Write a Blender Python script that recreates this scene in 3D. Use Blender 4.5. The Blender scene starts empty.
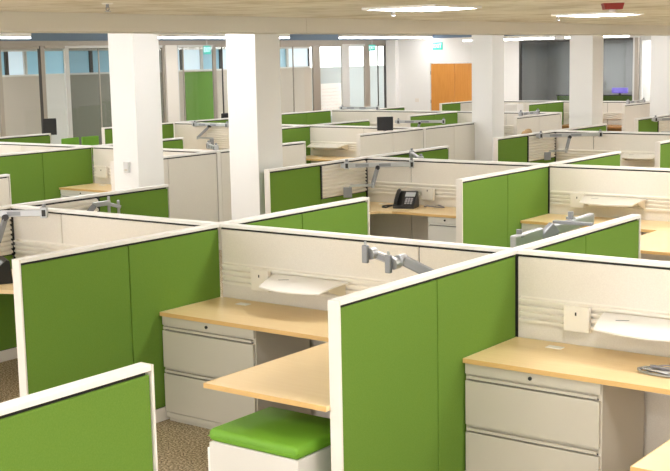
import bpy, bmesh, math, random
from mathutils import Vector, Matrix
random.seed(7)
S = bpy.context.scene
COL = S.collection
PI = math.pi

# ------------------------------------------------------------------ materials
def mat(name, rgb, rough=0.6, metal=0.0, spec=0.5, bump=None, var=None, emit=None, sheen=0):
    m = bpy.data.materials.new(name); m.use_nodes = True
    nt = m.node_tree; b = nt.nodes['Principled BSDF']
    b.inputs['Base Color'].default_value = (*rgb, 1); b.inputs['Roughness'].default_value = rough
    b.inputs['Metallic'].default_value = metal; b.inputs['Specular IOR Level'].default_value = spec
    if sheen: b.inputs['Sheen Weight'].default_value = sheen
    if emit:
        b.inputs['Emission Color'].default_value = (*emit[0], 1); b.inputs['Emission Strength'].default_value = emit[1]
    if bump or var:
        tc = nt.nodes.new('ShaderNodeTexCoord')
    if bump:                       # (scale, strength, distance)
        n = nt.nodes.new('ShaderNodeTexNoise'); n.inputs['Scale'].default_value = bump[0]; n.inputs['Detail'].default_value = 3
        bp = nt.nodes.new('ShaderNodeBump'); bp.inputs['Strength'].default_value = bump[1]; bp.inputs['Distance'].default_value = bump[2]
        nt.links.new(tc.outputs['Object'], n.inputs['Vector']); nt.links.new(n.outputs['Fac'], bp.inputs['Height'])
        nt.links.new(bp.outputs['Normal'], b.inputs['Normal'])
    if var:                        # ((sx,sy,sz), scale, rgb2, lo, hi)
        mp = nt.nodes.new('ShaderNodeMapping'); mp.inputs['Scale'].default_value = var[0]
        n = nt.nodes.new('ShaderNodeTexNoise'); n.inputs['Scale'].default_value = var[1]; n.inputs['Detail'].default_value = 4
        r = nt.nodes.new('ShaderNodeValToRGB'); r.color_ramp.elements[0].position = var[3]; r.color_ramp.elements[1].position = var[4]
        r.color_ramp.elements[0].color = (*rgb, 1); r.color_ramp.elements[1].color = (*var[2], 1)
        nt.links.new(tc.outputs['Object'], mp.inputs['Vector']); nt.links.new(mp.outputs['Vector'], n.inputs['Vector'])
        nt.links.new(n.outputs['Fac'], r.inputs['Fac']); nt.links.new(r.outputs['Color'], b.inputs['Base Color'])
    return m

GREEN = (0.135, 0.255, 0.035)
M = {
 'green': mat('green_fabric', GREEN, 0.9, spec=0.2, bump=(420, 0.25, 0.002), var=((1, 1, 1), 160, (0.155, 0.280, 0.043), 0.35, 0.7)),
 'beige': mat('beige_fabric', (0.77, 0.725, 0.655), 0.9, spec=0.2, bump=(420, 0.2, 0.002), var=((1, 1, 1), 150, (0.82, 0.775, 0.705), 0.35, 0.7)),
 'white': mat('white_powder_coat', (0.90, 0.885, 0.865), 0.45),
 'post': mat('off_white_enamel', (0.82, 0.775, 0.72), 0.5),
 'dark': mat('dark_steel_frame', (0.012, 0.012, 0.012), 0.6),
 'rail': mat('cream_plastic_rail', (0.86, 0.815, 0.73), 0.45),
 'tray': mat('white_plastic_tray', (0.92, 0.90, 0.87), 0.35),
 'trayend': mat('cream_tray_bracket', (0.74, 0.66, 0.50), 0.5),
 'wood': mat('maple_laminate', (0.86, 0.64, 0.34), 0.38, var=((1.0, 14, 14), 3.0, (0.90, 0.69, 0.39), 0.3, 0.75)),
 'woodedge': mat('maple_edge_band', (0.72, 0.46, 0.18), 0.45),
 'brownwood': mat('brown_wood_laminate', (0.42, 0.20, 0.06), 0.45, var=((1, 10, 10), 3.0, (0.5, 0.26, 0.09), 0.3, 0.75)),
 'steel': mat('greige_painted_steel', (0.56, 0.52, 0.44), 0.42),
 'steelpale': mat('pale_painted_steel', (0.74, 0.72, 0.68), 0.42),
 'steeldark': mat('shadow_gap_steel', (0.10, 0.09, 0.08), 0.6),
 'alu': mat('brushed_aluminium', (0.50, 0.51, 0.53), 0.36, metal=0.75, bump=(90, 0.05, 0.001)),
 'alugrey': mat('grey_painted_metal', (0.27, 0.28, 0.30), 0.4, metal=0.3),
 'black': mat('black_plastic', (0.012, 0.012, 0.014), 0.4),
 'blackmesh': mat('black_mesh_fabric', (0.02, 0.022, 0.024), 0.85),
 'screen': mat('phone_display', (0.55, 0.58, 0.60), 0.2),
 'button': mat('grey_button', (0.4, 0.4, 0.42), 0.5),
 'cushion': mat('green_vinyl_cushion', (0.16, 0.38, 0.025), 0.6, bump=(300, 0.15, 0.001)),
 'paint': mat('white_wall_paint', (0.87, 0.86, 0.85), 0.75, bump=(60, 0.06, 0.002)),
 'column': mat('white_column_paint', (0.895, 0.89, 0.885), 0.7, bump=(40, 0.08, 0.002)),
 'beam': mat('warm_white_beam_paint', (0.74, 0.715, 0.655), 0.8, bump=(30, 0.06, 0.002)),
 'blue': mat('slate_blue_paint', (0.17, 0.24, 0.34), 0.7, bump=(30, 0.05, 0.002)),
 'taupe': mat('taupe_aluminium_frame', (0.40, 0.36, 0.31), 0.45, metal=0.3),
 'framedark': mat('dark_bronze_frame', (0.07, 0.065, 0.06), 0.45, metal=0.3),
 'framepale': mat('pale_grey_frame', (0.66, 0.66, 0.65), 0.45),
 'office': mat('greige_office_paint', (0.60, 0.54, 0.47), 0.8),
 'officewhite': mat('white_office_paint', (0.82, 0.81, 0.79), 0.8),
 'officepale': mat('pale_blue_office_paint', (0.52, 0.58, 0.60), 0.8),
 'officedim': mat('dimmed_grey_green_wall', (0.34, 0.34, 0.29), 0.8),  # darkened wall colour stands in for a dimmer room
 'officecool': mat('cool_grey_office_paint', (0.46, 0.46, 0.46), 0.8),
 'greenboard': mat('green_tack_board', (0.15, 0.32, 0.05), 0.85),
 'door': mat('orange_wood_veneer', (0.62, 0.25, 0.04), 0.4, var=((12, 12, 0.8), 2.5, (0.70, 0.31, 0.06), 0.3, 0.75)),
 'red': mat('red_alarm_plastic', (0.28, 0.02, 0.015), 0.4),
 'exit': mat('exit_sign_lit_face', (0.05, 0.45, 0.38), 0.4, emit=((0.06, 0.50, 0.42), 0.35)),
 'exitlet': mat('exit_sign_lit_letters', (0.8, 0.95, 0.92), 0.4, emit=((0.8, 1, 0.95), 0.8)),
 'lamp': mat('lit_troffer_diffuser', (0.9, 0.9, 0.88), 0.5, emit=((1.0, 0.99, 0.975), 26.0)),
 'lampline': mat('lit_pendant_diffuser', (0.9, 0.9, 0.88), 0.5, emit=((1.0, 0.99, 0.98), 19.0)),
 'sky': mat('daylit_clerestory_glass', (0.3, 0.45, 0.55), 0.3, emit=((0.13, 0.30, 0.38), 0.55)),
 'skywhite': mat('bright_clerestory_glass', (0.6, 0.7, 0.8), 0.3, emit=((0.55, 0.68, 0.76), 0.5)),
 'purple': mat('purple_glow', (0.2, 0.12, 0.6), 0.3, emit=((0.18, 0.12, 0.75), 0.8)),
 'marker': mat('pink_marker_ink', (0.75, 0.45, 0.42), 0.7),
 'bag': mat('tan_paper_bag', (0.50, 0.33, 0.17), 0.8, bump=(25, 0.6, 0.02)),
 'whitebag': mat('white_plastic_bag', (0.85, 0.84, 0.82), 0.5, bump=(30, 0.7, 0.02)),
 'paper': mat('white_paper', (0.88, 0.86, 0.84), 0.7),
 'wire': mat('grey_cable_jacket', (0.35, 0.33, 0.36), 0.35),
}

def carpet_mat():
    m = bpy.data.materials.new('speckled_loop_carpet'); m.use_nodes = True; nt = m.node_tree; b = nt.nodes['Principled BSDF']
    b.inputs['Roughness'].default_value = 0.95; b.inputs['Specular IOR Level'].default_value = 0.1
    tc = nt.nodes.new('ShaderNodeTexCoord'); n = nt.nodes.new('ShaderNodeTexNoise'); n.inputs['Scale'].default_value = 75; n.inputs['Detail'].default_value = 6
    r = nt.nodes.new('ShaderNodeValToRGB'); e = r.color_ramp.elements
    e[0].position = 0.36; e[0].color = (0.13, 0.10, 0.065, 1); e[1].position = 0.66; e[1].color = (0.80, 0.68, 0.49, 1)
    x = e.new(0.5); x.color = (0.46, 0.37, 0.25, 1)
    nt.links.new(tc.outputs['Object'], n.inputs['Vector']); nt.links.new(n.outputs['Fac'], r.inputs['Fac']); nt.links.new(r.outputs['Color'], b.inputs['Base Color'])
    bp = nt.nodes.new('ShaderNodeBump'); bp.inputs['Strength'].default_value = 0.5; bp.inputs['Distance'].default_value = 0.004
    nt.links.new(n.outputs['Fac'], bp.inputs['Height']); nt.links.new(bp.outputs['Normal'], b.inputs['Normal'])
    return m
def ceiling_mat():
    m = bpy.data.materials.new('fissured_ceiling_tile'); m.use_nodes = True; nt = m.node_tree; b = nt.nodes['Principled BSDF']
    b.inputs['Roughness'].default_value = 0.9; b.inputs['Specular IOR Level'].default_value = 0.1
    tc = nt.nodes.new('ShaderNodeTexCoord')
    n = nt.nodes.new('ShaderNodeTexNoise'); n.inputs['Scale'].default_value = 2.2; n.inputs['Detail'].default_value = 6; n.inputs['Roughness'].default_value = 0.65
    r = nt.nodes.new('ShaderNodeValToRGB'); e = r.color_ramp.elements
    e[0].position = 0.30; e[0].color = (0.66, 0.60, 0.49, 1); e[1].position = 0.55; e[1].color = (0.90, 0.86, 0.78, 1)
    br = nt.nodes.new('ShaderNodeTexBrick'); br.offset = 0; br.inputs['Scale'].default_value = 1.0
    br.inputs['Brick Width'].default_value = 0.605; br.inputs['Row Height'].default_value = 0.605; br.inputs['Mortar Size'].default_value = 0.012
    br.inputs['Color1'].default_value = (1, 1, 1, 1); br.inputs['Color2'].default_value = (0.93, 0.93, 0.93, 1); br.inputs['Mortar'].default_value = (0.80, 0.78, 0.74, 1)
    mx = nt.nodes.new('ShaderNodeMix'); mx.data_type = 'RGBA'; mx.blend_type = 'MULTIPLY'; mx.inputs['Factor'].default_value = 1
    nt.links.new(tc.outputs['Object'], n.inputs['Vector']); nt.links.new(n.outputs['Fac'], r.inputs['Fac'])
    nt.links.new(tc.outputs['Object'], br.inputs['Vector'])
    nt.links.new(r.outputs['Color'], mx.inputs['A']); nt.links.new(br.outputs['Color'], mx.inputs['B']); nt.links.new(mx.outputs['Result'], b.inputs['Base Color'])
    return m
def glass_mat(name, tint, refl):
    m = bpy.data.materials.new(name); m.use_nodes = True; nt = m.node_tree; nt.nodes.clear()
    o = nt.nodes.new('ShaderNodeOutputMaterial'); t = nt.nodes.new('ShaderNodeBsdfTransparent'); t.inputs['Color'].default_value = (*tint, 1)
    g = nt.nodes.new('ShaderNodeBsdfGlossy'); g.inputs['Roughness'].default_value = 0.03; g.inputs['Color'].default_value = (0.9, 0.95, 0.97, 1)
    f = nt.nodes.new('ShaderNodeFresnel'); f.inputs['IOR'].default_value = refl
    mx = nt.nodes.new('ShaderNodeMixShader')
    ge = nt.nodes.new('ShaderNodeNewGeometry'); iv = nt.nodes.new('ShaderNodeMath'); iv.operation = 'SUBTRACT'; iv.inputs[0].default_value = 1
    ml = nt.nodes.new('ShaderNodeMath'); ml.operation = 'MULTIPLY'       # only the outer skin of the pane reflects
    nt.links.new(ge.outputs['Backfacing'], iv.inputs[1]); nt.links.new(f.outputs['Fac'], ml.inputs[0]); nt.links.new(iv.outputs[0], ml.inputs[1])
    nt.links.new(ml.outputs[0], mx.inputs['Fac']); nt.links.new(t.outputs['BSDF'], mx.inputs[1]); nt.links.new(g.outputs['BSDF'], mx.inputs[2])
    nt.links.new(mx.outputs['Shader'], o.inputs['Surface'])
    return m
M['carpet'] = carpet_mat(); M['ceiling'] = ceiling_mat()
M['glass'] = glass_mat('clear_partition_glass', (0.95, 0.965, 0.96), 1.45)
M['glassdark'] = glass_mat('dimming_partition_glass', (0.76, 0.77, 0.76), 1.5)  # tint darkens the panes in place of a dimmer room behind

# ------------------------------------------------------------------ mesh helpers
class MB:
    def __init__(s): s.bm = bmesh.new()
    def box(s, x0, x1, y0, y1, z0, z1, bev=0.0, seg=2, rot=None, piv=None):
        r = bmesh.ops.create_cube(s.bm, size=1.0); vs = r['verts']
        for v in vs:
            v.co = Vector((x0 + (v.co.x + .5) * (x1 - x0), y0 + (v.co.y + .5) * (y1 - y0), z0 + (v.co.z + .5) * (z1 - z0)))
        if bev:
            es = list({e for v in vs for e in v.link_edges})
            rr = bmesh.ops.bevel(s.bm, geom=es, offset=bev, segments=seg, affect='EDGES', profile=0.5)
            vs = list({v for f in rr['faces'] for v in f.verts} | {v for v in vs if v.is_valid})
        if rot is not None:
            p = Vector(piv) if piv else Vector(((x0 + x1) / 2, (y0 + y1) / 2, (z0 + z1) / 2))
            for v in vs: v.co = p + rot @ (v.co - p)
        return s
    def cyl(s, p0, p1, r, seg=14, r2=None):
        p0 = Vector(p0); p1 = Vector(p1); d = p1 - p0
        mtx = Matrix.Translation((p0 + p1) / 2) @ d.to_track_quat('Z', 'Y').to_matrix().to_4x4()
        bmesh.ops.create_cone(s.bm, cap_ends=True, segments=seg, radius1=r, radius2=r if r2 is None else r2, depth=d.length, matrix=mtx)
        return s
    def tube(s, pts, r, seg=8):
        pts = [Vector(p) for p in pts]; rings = []
        up = Vector((0, 0, 1))
        for i, p in enumerate(pts):
            d = (pts[min(i + 1, len(pts) - 1)] - pts[max(i - 1, 0)]).normalized()
            a = d.cross(up if abs(d.z) < .95 else Vector((1, 0, 0))).normalized(); b = d.cross(a)
            rings.append([s.bm.verts.new(p + r * (math.cos(t) * a + math.sin(t) * b)) for t in [2 * PI * k / seg for k in range(seg)]])
        for A, B in zip(rings, rings[1:]):
            for k in range(seg): s.bm.faces.new((A[k], A[(k + 1) % seg], B[(k + 1) % seg], B[k]))
        s.bm.faces.new(rings[0][::-1]); s.bm.faces.new(rings[-1])
        return s
    def prism(s, poly, axis, a, b):
        """poly in the two other axes, extruded from a to b along axis"""
        def P(u, v, w): return {'x': (w, u, v), 'y': (u, w, v), 'z': (u, v, w)}[axis]
        A = [s.bm.verts.new(P(u, v, a)) for u, v in poly]; B = [s.bm.verts.new(P(u, v, b)) for u, v in poly]
        n = len(poly)
        s.bm.faces.new(A[::-1]); s.bm.faces.new(B)
        for k in range(n): s.bm.faces.new((A[k], A[(k + 1) % n], B[(k + 1) % n], B[k]))
        return s
    def bar(s, p0, p1, w, h, bev=0.004):
        """rectangular bar between two points, w across, h high"""
        p0 = Vector(p0); p1 = Vector(p1); d = p1 - p0; L = d.length
        q = d.to_track_quat('X', 'Z').to_matrix()
        r = bmesh.ops.create_cube(s.bm, size=1.0); vs = r['verts']
        for v in vs: v.co = Vector((v.co.x * L, v.co.y * w, v.co.z * h))
        if bev:
            es = list({e for v in vs for e in v.link_edges})
            rr = bmesh.ops.bevel(s.bm, geom=es, offset=bev, segments=2, affect='EDGES', profile=0.5)
            vs = list({v for f in rr['faces'] for v in f.verts} | {v for v in vs if v.is_valid})
        for v in vs: v.co = (p0 + p1) / 2 + q @ v.co
        return s
    def mesh(s, name, m, smooth=False):
        bmesh.ops.recalc_face_normals(s.bm, faces=s.bm.faces[:])
        me = bpy.data.meshes.new(name); s.bm.to_mesh(me); s.bm.free()
        me.materials.append(M[m])
        if smooth:
            for p in me.polygons: p.use_smooth = True
        return me
    def obj(s, name, m, parent=None, smooth=False, loc=None):
        o = bpy.data.objects.new(name, s.mesh(name, m, smooth)); COL.objects.link(o)
        if parent: o.parent = parent
        if loc: o.location = loc
        return o

CACHE = {}
def cached(key, name, m, parent, build, smooth=False, loc=None):
    """one mesh per key, one object per call"""
    if key not in CACHE:
        b = MB(); build(b); CACHE[key] = b.mesh(name, m, smooth)
    o = bpy.data.objects.new(name, CACHE[key]); COL.objects.link(o); o.parent = parent
    if loc: o.location = loc
    return o
def tag(o, label, cat, group=None, kind=None):
    o['label'] = label; o['category'] = cat
    if group: o['group'] = group
    if kind: o['kind'] = kind
    return o
def thing(name, label, cat, loc=(0, 0, 0), rz=0.0, group=None):
    o = bpy.data.objects.new(name, None); COL.objects.link(o); o.empty_display_size = .1
    o.location = loc; o.rotation_euler = (0, 0, rz)
    return tag(o, label, cat, group, 'thing')
def struct(o, label, cat): return tag(o, label, cat, None, 'structure')

# ------------------------------------------------------------------ the grid of workstations (metres)
RX = [-8.294, -8.388, -8.480, -8.616, -8.72, -8.88]     # wing line zero of every row
RY = [1.436, 6.542, 11.880, 17.135, 22.39, 27.75]       # spine line of every row
W = 2.427; WL = 1.86; H = 1.33
DX = {(1, 1): -6.005, (1, 2): -3.555, (2, -3): -16.49, (3, -3): -16.84, (4, -3): -16.95}
def wx(j, k): return DX.get((j, k), RX[j] + k * W)

# ------------------------------------------------------------------ dividers
def wing(j, k, side, kinds, label, x=None, y=None, L=WL, group='cubicle dividers between desks'):
    """a divider running out from the spine: kinds = fabric of the two panels, inner first"""
    X = wx(j, k) if x is None else x; Y = RY[j] if y is None else y
    t = thing('cubicle_divider', label, 'divider', (X, Y, 0), 0, group)
    g = side
    def yy(a, b): return (min(g * a, g * b), max(g * a, g * b))
    ky = (side, round(L, 3))
    cached(('wf', ky), 'frame', 'dark', t, lambda b: b.box(-.018, .018, *yy(.040, L - .03), .03, 1.3055))
    cached(('wc', ky), 'top_cap', 'white', t, lambda b: b.box(-.036, .036, *yy(.0362, L - .0122), 1.306, H, .003))
    cached(('wp', ky), 'end_post', 'post', t, lambda b: b.box(-.036, .036, *yy(L - .012, L), 0, H, .002))
    cached(('wb', ky), 'base_trim', 'post', t, lambda b: b.box(-.030, .030, *yy(.042, L - .0125), .004, .10, .002))
    seam = .045 + (L - .064) / 2
    for n, kd in enumerate(kinds):
        a, c = (.046, seam - .004) if n == 0 else (seam + .004, L - .019)
        m = 'beige' if kd == 'b' else 'green'
        if kd == 's':        # ribbed tool tiles above a green panel
            cached(('wg', ky, n), 'lower_panel', 'green', t, lambda b: b.box(-.029, .029, *yy(a, c), .105, .905, .004))
            def slats(b):
                for s_ in (1, -1):
                    b.box(min(s_ * .02, s_ * .026), max(s_ * .02, s_ * .026), *yy(a + .01, c - .01), .915, 1.29)
                    for i in range(9):
                        z = .92 + i * .0415
                        x0 = s_ * .026
                        poly = [(x0, z + .004), (x0 + s_ * .020, z + .007), (x0 + s_ * .020, z + .024), (x0 + s_ * .006, z + .034), (x0, z + .035)]
                        b.prism(poly, 'y', *yy(a + .01, c - .01))
            cached(('ws', ky, n), 'tool_tile', 'rail', t, slats)
            for q, (s_, e) in enumerate([(1, a), (1, c), (-1, a), (-1, c)]):
                def slots(b):
                    y0, y1 = yy(e - .010, e + .010)
                    b.box(min(s_ * .018, s_ * .034), max(s_ * .018, s_ * .034), y0, y1, .905, 1.295)
                    for i in range(14):
                        b.box(min(s_ * .0335, s_ * .044), max(s_ * .0335, s_ * .044), y0, y1, .915 + i * .027, .938 + i * .027)
                cached(('wt', ky, n, q), 'slotted_standard', 'dark', t, slots)
        else:
            cached(('wg2', ky, n, m), 'fabric_panel', m, t, lambda b: b.box(-.030, .030, *yy(a, c), .105, 1.290, .005))
    return t

def ribs(b, x0, x1, s_):
    """the cream rail with four shelves of ribs on side s_"""
    y0 = s_ * .0285
    b.box(x0, x1, min(y0, y0 + s_ * .002), max(y0, y0 + s_ * .002), .885, 1.05)
    for i in range(4):
        z = .886 + i * .0415; y = y0 + s_ * .0018
        b.prism([(y, z + .006), (y + s_ * .025, z + .010), (y + s_ * .025, z + .024), (y + s_ * .008, z + .030), (y, z + .030)], 'x', x0, x1)

def spine(j, ka, kb, label, ext=(False, False), rail=True, slat_from=None, split=(.5,), X0=None, X1=None):
    x0 = wx(j, ka) if X0 is None else X0; x1 = wx(j, kb) if X1 is None else X1
    L = x1 - x0
    t = thing('cubicle_spine', label, 'divider', (x0, RY[j], 0), 0, 'long beige dividers behind the desks')
    a0 = -.036 if ext[0] else 0.0; a1 = L + .036 if ext[1] else L
    MB().box(.04 if not ext[0] else .0, L - .04 if not ext[1] else L, -.018, .018, .03, 1.3055).obj('frame', 'dark', t)
    MB().box(a0, a1 - .0004, -.036, .036, 1.306, H, .003).obj('top_cap', 'white', t)
    if ext[0]: MB().box(-.036, -.019, -.036, .036, 0, 1.3055, .003).obj('end_post', 'post', t)
    if ext[1]: MB().box(L - .036, L + .036, -.036, .036, 0, 1.3055, .003).obj('end_post', 'post', t)
    MB().box(.05, L - .05, -.028, .028, .004, .10, .002).obj('base_trim', 'post', t)
    cuts = [.034] + [L * s for s in split] + [L - .034]
    for n, (a, c) in enumerate(zip(cuts, cuts[1:])):
        a += .004; c -= .004
        if slat_from is not None and n >= slat_from:
            MB().box(a, c, -.028, .028, .105, .84, .004).obj('lower_panel', 'beige', t)
            b = MB(); b.box(a, c, -.024, .024, .845, 1.29)
            for i in range(11):
                z = .85 + i * .0405
                b.prism([(-.024, z + .004), (-.042, z + .007), (-.042, z + .024), (-.028, z + .033), (-.024, z + .034)], 'x', a, c)
            b.obj('tool_tile', 'rail', t)
        else:
            MB().box(a, c, -.029, .029, .105, 1.290, .005).obj('fabric_panel', 'beige', t)
    if rail:
        b = MB(); ribs(b, .06, L - .06, -1); b.obj('tool_rail', 'rail', t)
    return t

R = 'row'
# bottom left corner and first full row
wing(0, 2, 1, 'gg', 'green divider end rising in the bottom left corner of the photo')
wing(1, 0, -1, 'sg', 'divider cut by the left photo edge, slatted tile beside a desk phone')
wing(1, 0, 1, 'sg', 'short green and slatted divider end just below the leftmost white column')
wing(1, 1, -1, 'gg', 'large green divider with white end post, left of the file cabinet with the pedestal nearby')
wing(1, 1, 1, 'gg', 'green divider stub in the photo centre, pointing at the desk phone')
wing(1, 2, -1, 'gg', 'largest green divider, white end post beside the green cushioned pedestal')
wing(1, 2, 1, 'gg', 'green divider stub at right with a grey monitor beam behind its top')
wing(1, -1, 1, 'bb', 'beige divider end cut by the left photo edge before dark green divider')
# second row
wing(2, -3, 1, 'gg', 'green divider tip at far left, below the glass partition windows')
wing(2, -2, -1, 'gg', 'long dark green two panel divider cut by the left photo edge')
wing(2, -2, 1, 'gg', 'small dark green divider tip low beside the leftmost column, right side')
wing(2, -1, -1, 'bb', 'beige divider passing behind the leftmost white column')
wing(2, -1, 1, 'bb', 'beige divider end right of the second column, below two green dividers')
wing(2, 0, -1, 'sg', 'green divider with ribbed tile and post in front of the second column')
wing(2, 0, 1, 'gg', 'small bright green divider tip above the desk phone')
wing(2, 1, -1, 'gg', 'green two panel divider with white post right of the desk phone bay')
wing(2, 1, 1, 'gg', 'green divider wedge below the fourth column at right')
# third row
wing(3, -3, -1, 'gg', 'green divider with pale post behind and left of the leftmost column')
wing(3, -3, 1, 'gg', 'thin green divider sliver under the black office chair')
wing(3, -2, -1, 'gg', 'lower of two dark green dividers stacked right of the second column')
wing(3, -2, 1, 'gg', 'dark green wedge between beige dividers right of the second column')
wing(3, -1, -1, 'bb', 'beige two panel divider with end post in the middle distance, black monitor behind')
wing(3, -1, 1, 'bb', 'beige divider running behind the third column from its left side')
wing(3, 0, -1, 'sg', 'green divider with ribbed tile in front of the third column')
wing(3, 0, 1, 'gg', 'small green divider tip at the foot of the fourth column')
wing(3, 1, -1, 'gg', 'green divider with white post at the right photo edge')
# fourth row
wing(4, -3, -1, 'gg', 'upper of two dark green dividers stacked right of the second column')
wing(4, -2, -1, 'gg', 'far dark green two panel divider below the orange door')
wing(4, -1, -1, 'bb', 'far beige two panel divider between the third and fourth columns')
wing(4, 0, -1, 'sg', 'far green divider with ribbed tile right of the fourth column')
wing(4, 0, 1, 'gg', 'tiny green tip before the glass door, left of the orange door', x=-16.1, y=22.43, L=1.72)
# fifth row
wing(5, -3, -1, 'bg', 'bright green far divider end at the foot of the orange door')
wing(5, -2, -1, 'gg', 'far green divider below the dark window, white box at its end')
wing(5, -1, -1, 'bb', 'farthest beige divider with small clamps on top, right of fourth column')

spine(1, 0, 1, 'beige spine at left, long white cap from the photo edge to the big green divider', ext=(True, False), split=(.275,))
spine(1, 1, 2, 'beige spine behind the desk with green cushioned pedestal', split=(.72,))
spine(1, 2, 3, 'beige spine at the right photo edge behind the nearest wooden desk', split=(.72,))
spine(2, -3, -2, 'low strip of beige spine above the long dark green divider at left')
spine(2, -2, -1, 'beige spine behind the small desk left of the leftmost column', ext=(False, True))
spine(2, 0, 1, 'beige spine behind the desk phone', ext=(True, False), split=(.275,))
spine(2, 1, 2, 'beige spine at right behind the desk with two return worktops, pale tray on it', split=(.76,))
spine(3, -3, -2, 'beige spine with ribbed tiles between the two leftmost columns', split=(.26,), slat_from=1, rail=False)
spine(3, -2, -1, 'far beige spine with a cream tray, right of the second column', ext=(False, True))
spine(3, 0, 1, 'beige spine with pale tray below the fourth column, right side', ext=(True, False), split=(.275,))
spine(4, -3, -2, 'far beige spine below the glass door with monitor clamps on top')
spine(4, -2, -1, 'far beige spine right of the third column', ext=(False, True))
spine(5, -3, -2, 'farthest beige spine right of the third column, under the white wall')
spine(5, -2, -1, 'farthest beige spine under the dark window right of the fourth column', ext=(False, True))
spine(4, 0, 1, 'far beige spine at the right photo edge beyond the green divider', ext=(True, False))

# low green screen under the dark window
t = thing('low_screen', 'low dark green screen standing behind the dark window glass', 'screen', (-15.88, 31.75, 0))
MB().box(0, 2.4, -.025, .025, .06, 1.30, .005).obj('fabric_panel', 'green', t)
MB().box(-.02, 2.42, -.03, .03, 1.301, 1.33, .003).obj('top_cap', 'framedark', t)
for x in (.1, 2.3): MB().box(x - .03, x + .03, -.16, .16, 0, .059, .004).obj('foot', 'framedark', t)

# ------------------------------------------------------------------ desks and cabinets
def desk(j, k, label, x1=None, x0=None, legs=True):
    X0 = wx(j, k) + .034 if x0 is None else x0
    X1 = wx(j, k + 1) - .034 if x1 is None else x1
    L = X1 - X0
    t = thing('desk', label, 'desk', (X0, RY[j] - .045, 0), 0, 'wooden desks along the spines')
    MB().box(0, L, -.635, 0, .762, .790, .002).obj('worktop', 'wood', t)
    MB().box(.001, L - .001, -.639, -.6345, .7625, .7895).obj('edge_band', 'woodedge', t)
    MB().box(.28, .38, -.16, -.10, .7895, .794, .0015).obj('grommet', 'tray', t)
    MB().box(L - .03, L - .004, -.52, -.02, .30, .761).obj('support_panel', 'steel', t)
    return t
def return_desk(j, k, label, w=.83, y_near=1.89):
    X1 = wx(j, k + 1) - .036
    t = thing('return_desk', label, 'desk', (X1, RY[j], 0), 0, 'wooden return worktops')
    ya, yb = -y_near, -.686
    MB().box(-w, 0, ya, yb, .762, .790, .002).obj('worktop', 'wood', t)
    b = MB(); b.box(-w - .004, -w, ya, yb, .7625, .7895); b.box(-w - .004, 0, ya - .004, ya, .7625, .7895); b.obj('edge_band', 'woodedge', t)
    MB().box(-.10, -.07, ya + .62, ya + .67, 0, .761, .004).obj('leg', 'alugrey', t)
    b = MB(); b.prism([(-.02, .761), (-.02, .62), (-.05, .62), (-.34, .72), (-.34, .761)], 'y', -1.2, -1.17); b.obj('bracket', 'alugrey', t)
    return t
def file_cabinet(j, k, label, w=.85, off=.036, m='steel'):
    X0 = wx(j, k) + off; y0 = RY[j] - .668; y1 = RY[j] - .08
    t = thing('file_cabinet', label, 'cabinet', (X0, y0, 0), 0, 'two drawer lateral file cabinets')
    d = y1 - y0
    MB().box(0, w, .016, d, .03, .759, .003).obj('body', m, t)
    MB().box(.012, w - .012, .03, d - .02, 0, .0295).obj('plinth', 'steel', t)
    for i, (za, zb) in enumerate(((.075, .382), (.396, .690))):
        dr = MB().box(.008, w - .008, -.006, .0155, za, zb - .030, .003).obj('drawer', m, t)
        b = MB()
        b.prism([(-.010, zb - .018), (-.010, zb - .002), (.012, zb - .002), (.012, zb - .006), (-.004, zb - .010), (-.004, zb - .018)], 'x', .02, w - .02)
        b.obj('pull', m, dr)
        MB().box(.02, w - .02, .0135, .0158, zb - .029, zb - .018).obj('pull_recess', 'steeldark', dr)
    MB().box(.004, w - .004, .0, .0155, .697, .758, .003).obj('top_rail', m, t)
    MB().cyl((w * .5, .0005, .728), (w * .5, -.008, .728), .011).obj('lock', 'black', t)
    MB().box(.006, w - .006, .002, .0155, .032, .070, .002).obj('toe_rail', m, t)
    return t
def rail_box(j, k, label, dx, w=.165, z0=.878, z1=1.035):
    X = wx(j, k) + dx; Y = RY[j] - .0565
    t = thing('outlet_box', label, 'outlet box', (X, Y, 0), 0, 'cream outlet boxes on the rails')
    MB().box(0, w, -.035, -.0005, z0, z1, .006).obj('housing', 'rail', t)
    MB().box(w * .30, w * .70, -.0375, -.0352, z0 + .085, z0 + .135, .001).obj('socket_plate', 'rail', t)
    MB().box(w * .47, w * .53, -.0392, -.0377, z0 + .10, z0 + .12).obj('socket', 'dark', t)
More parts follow.
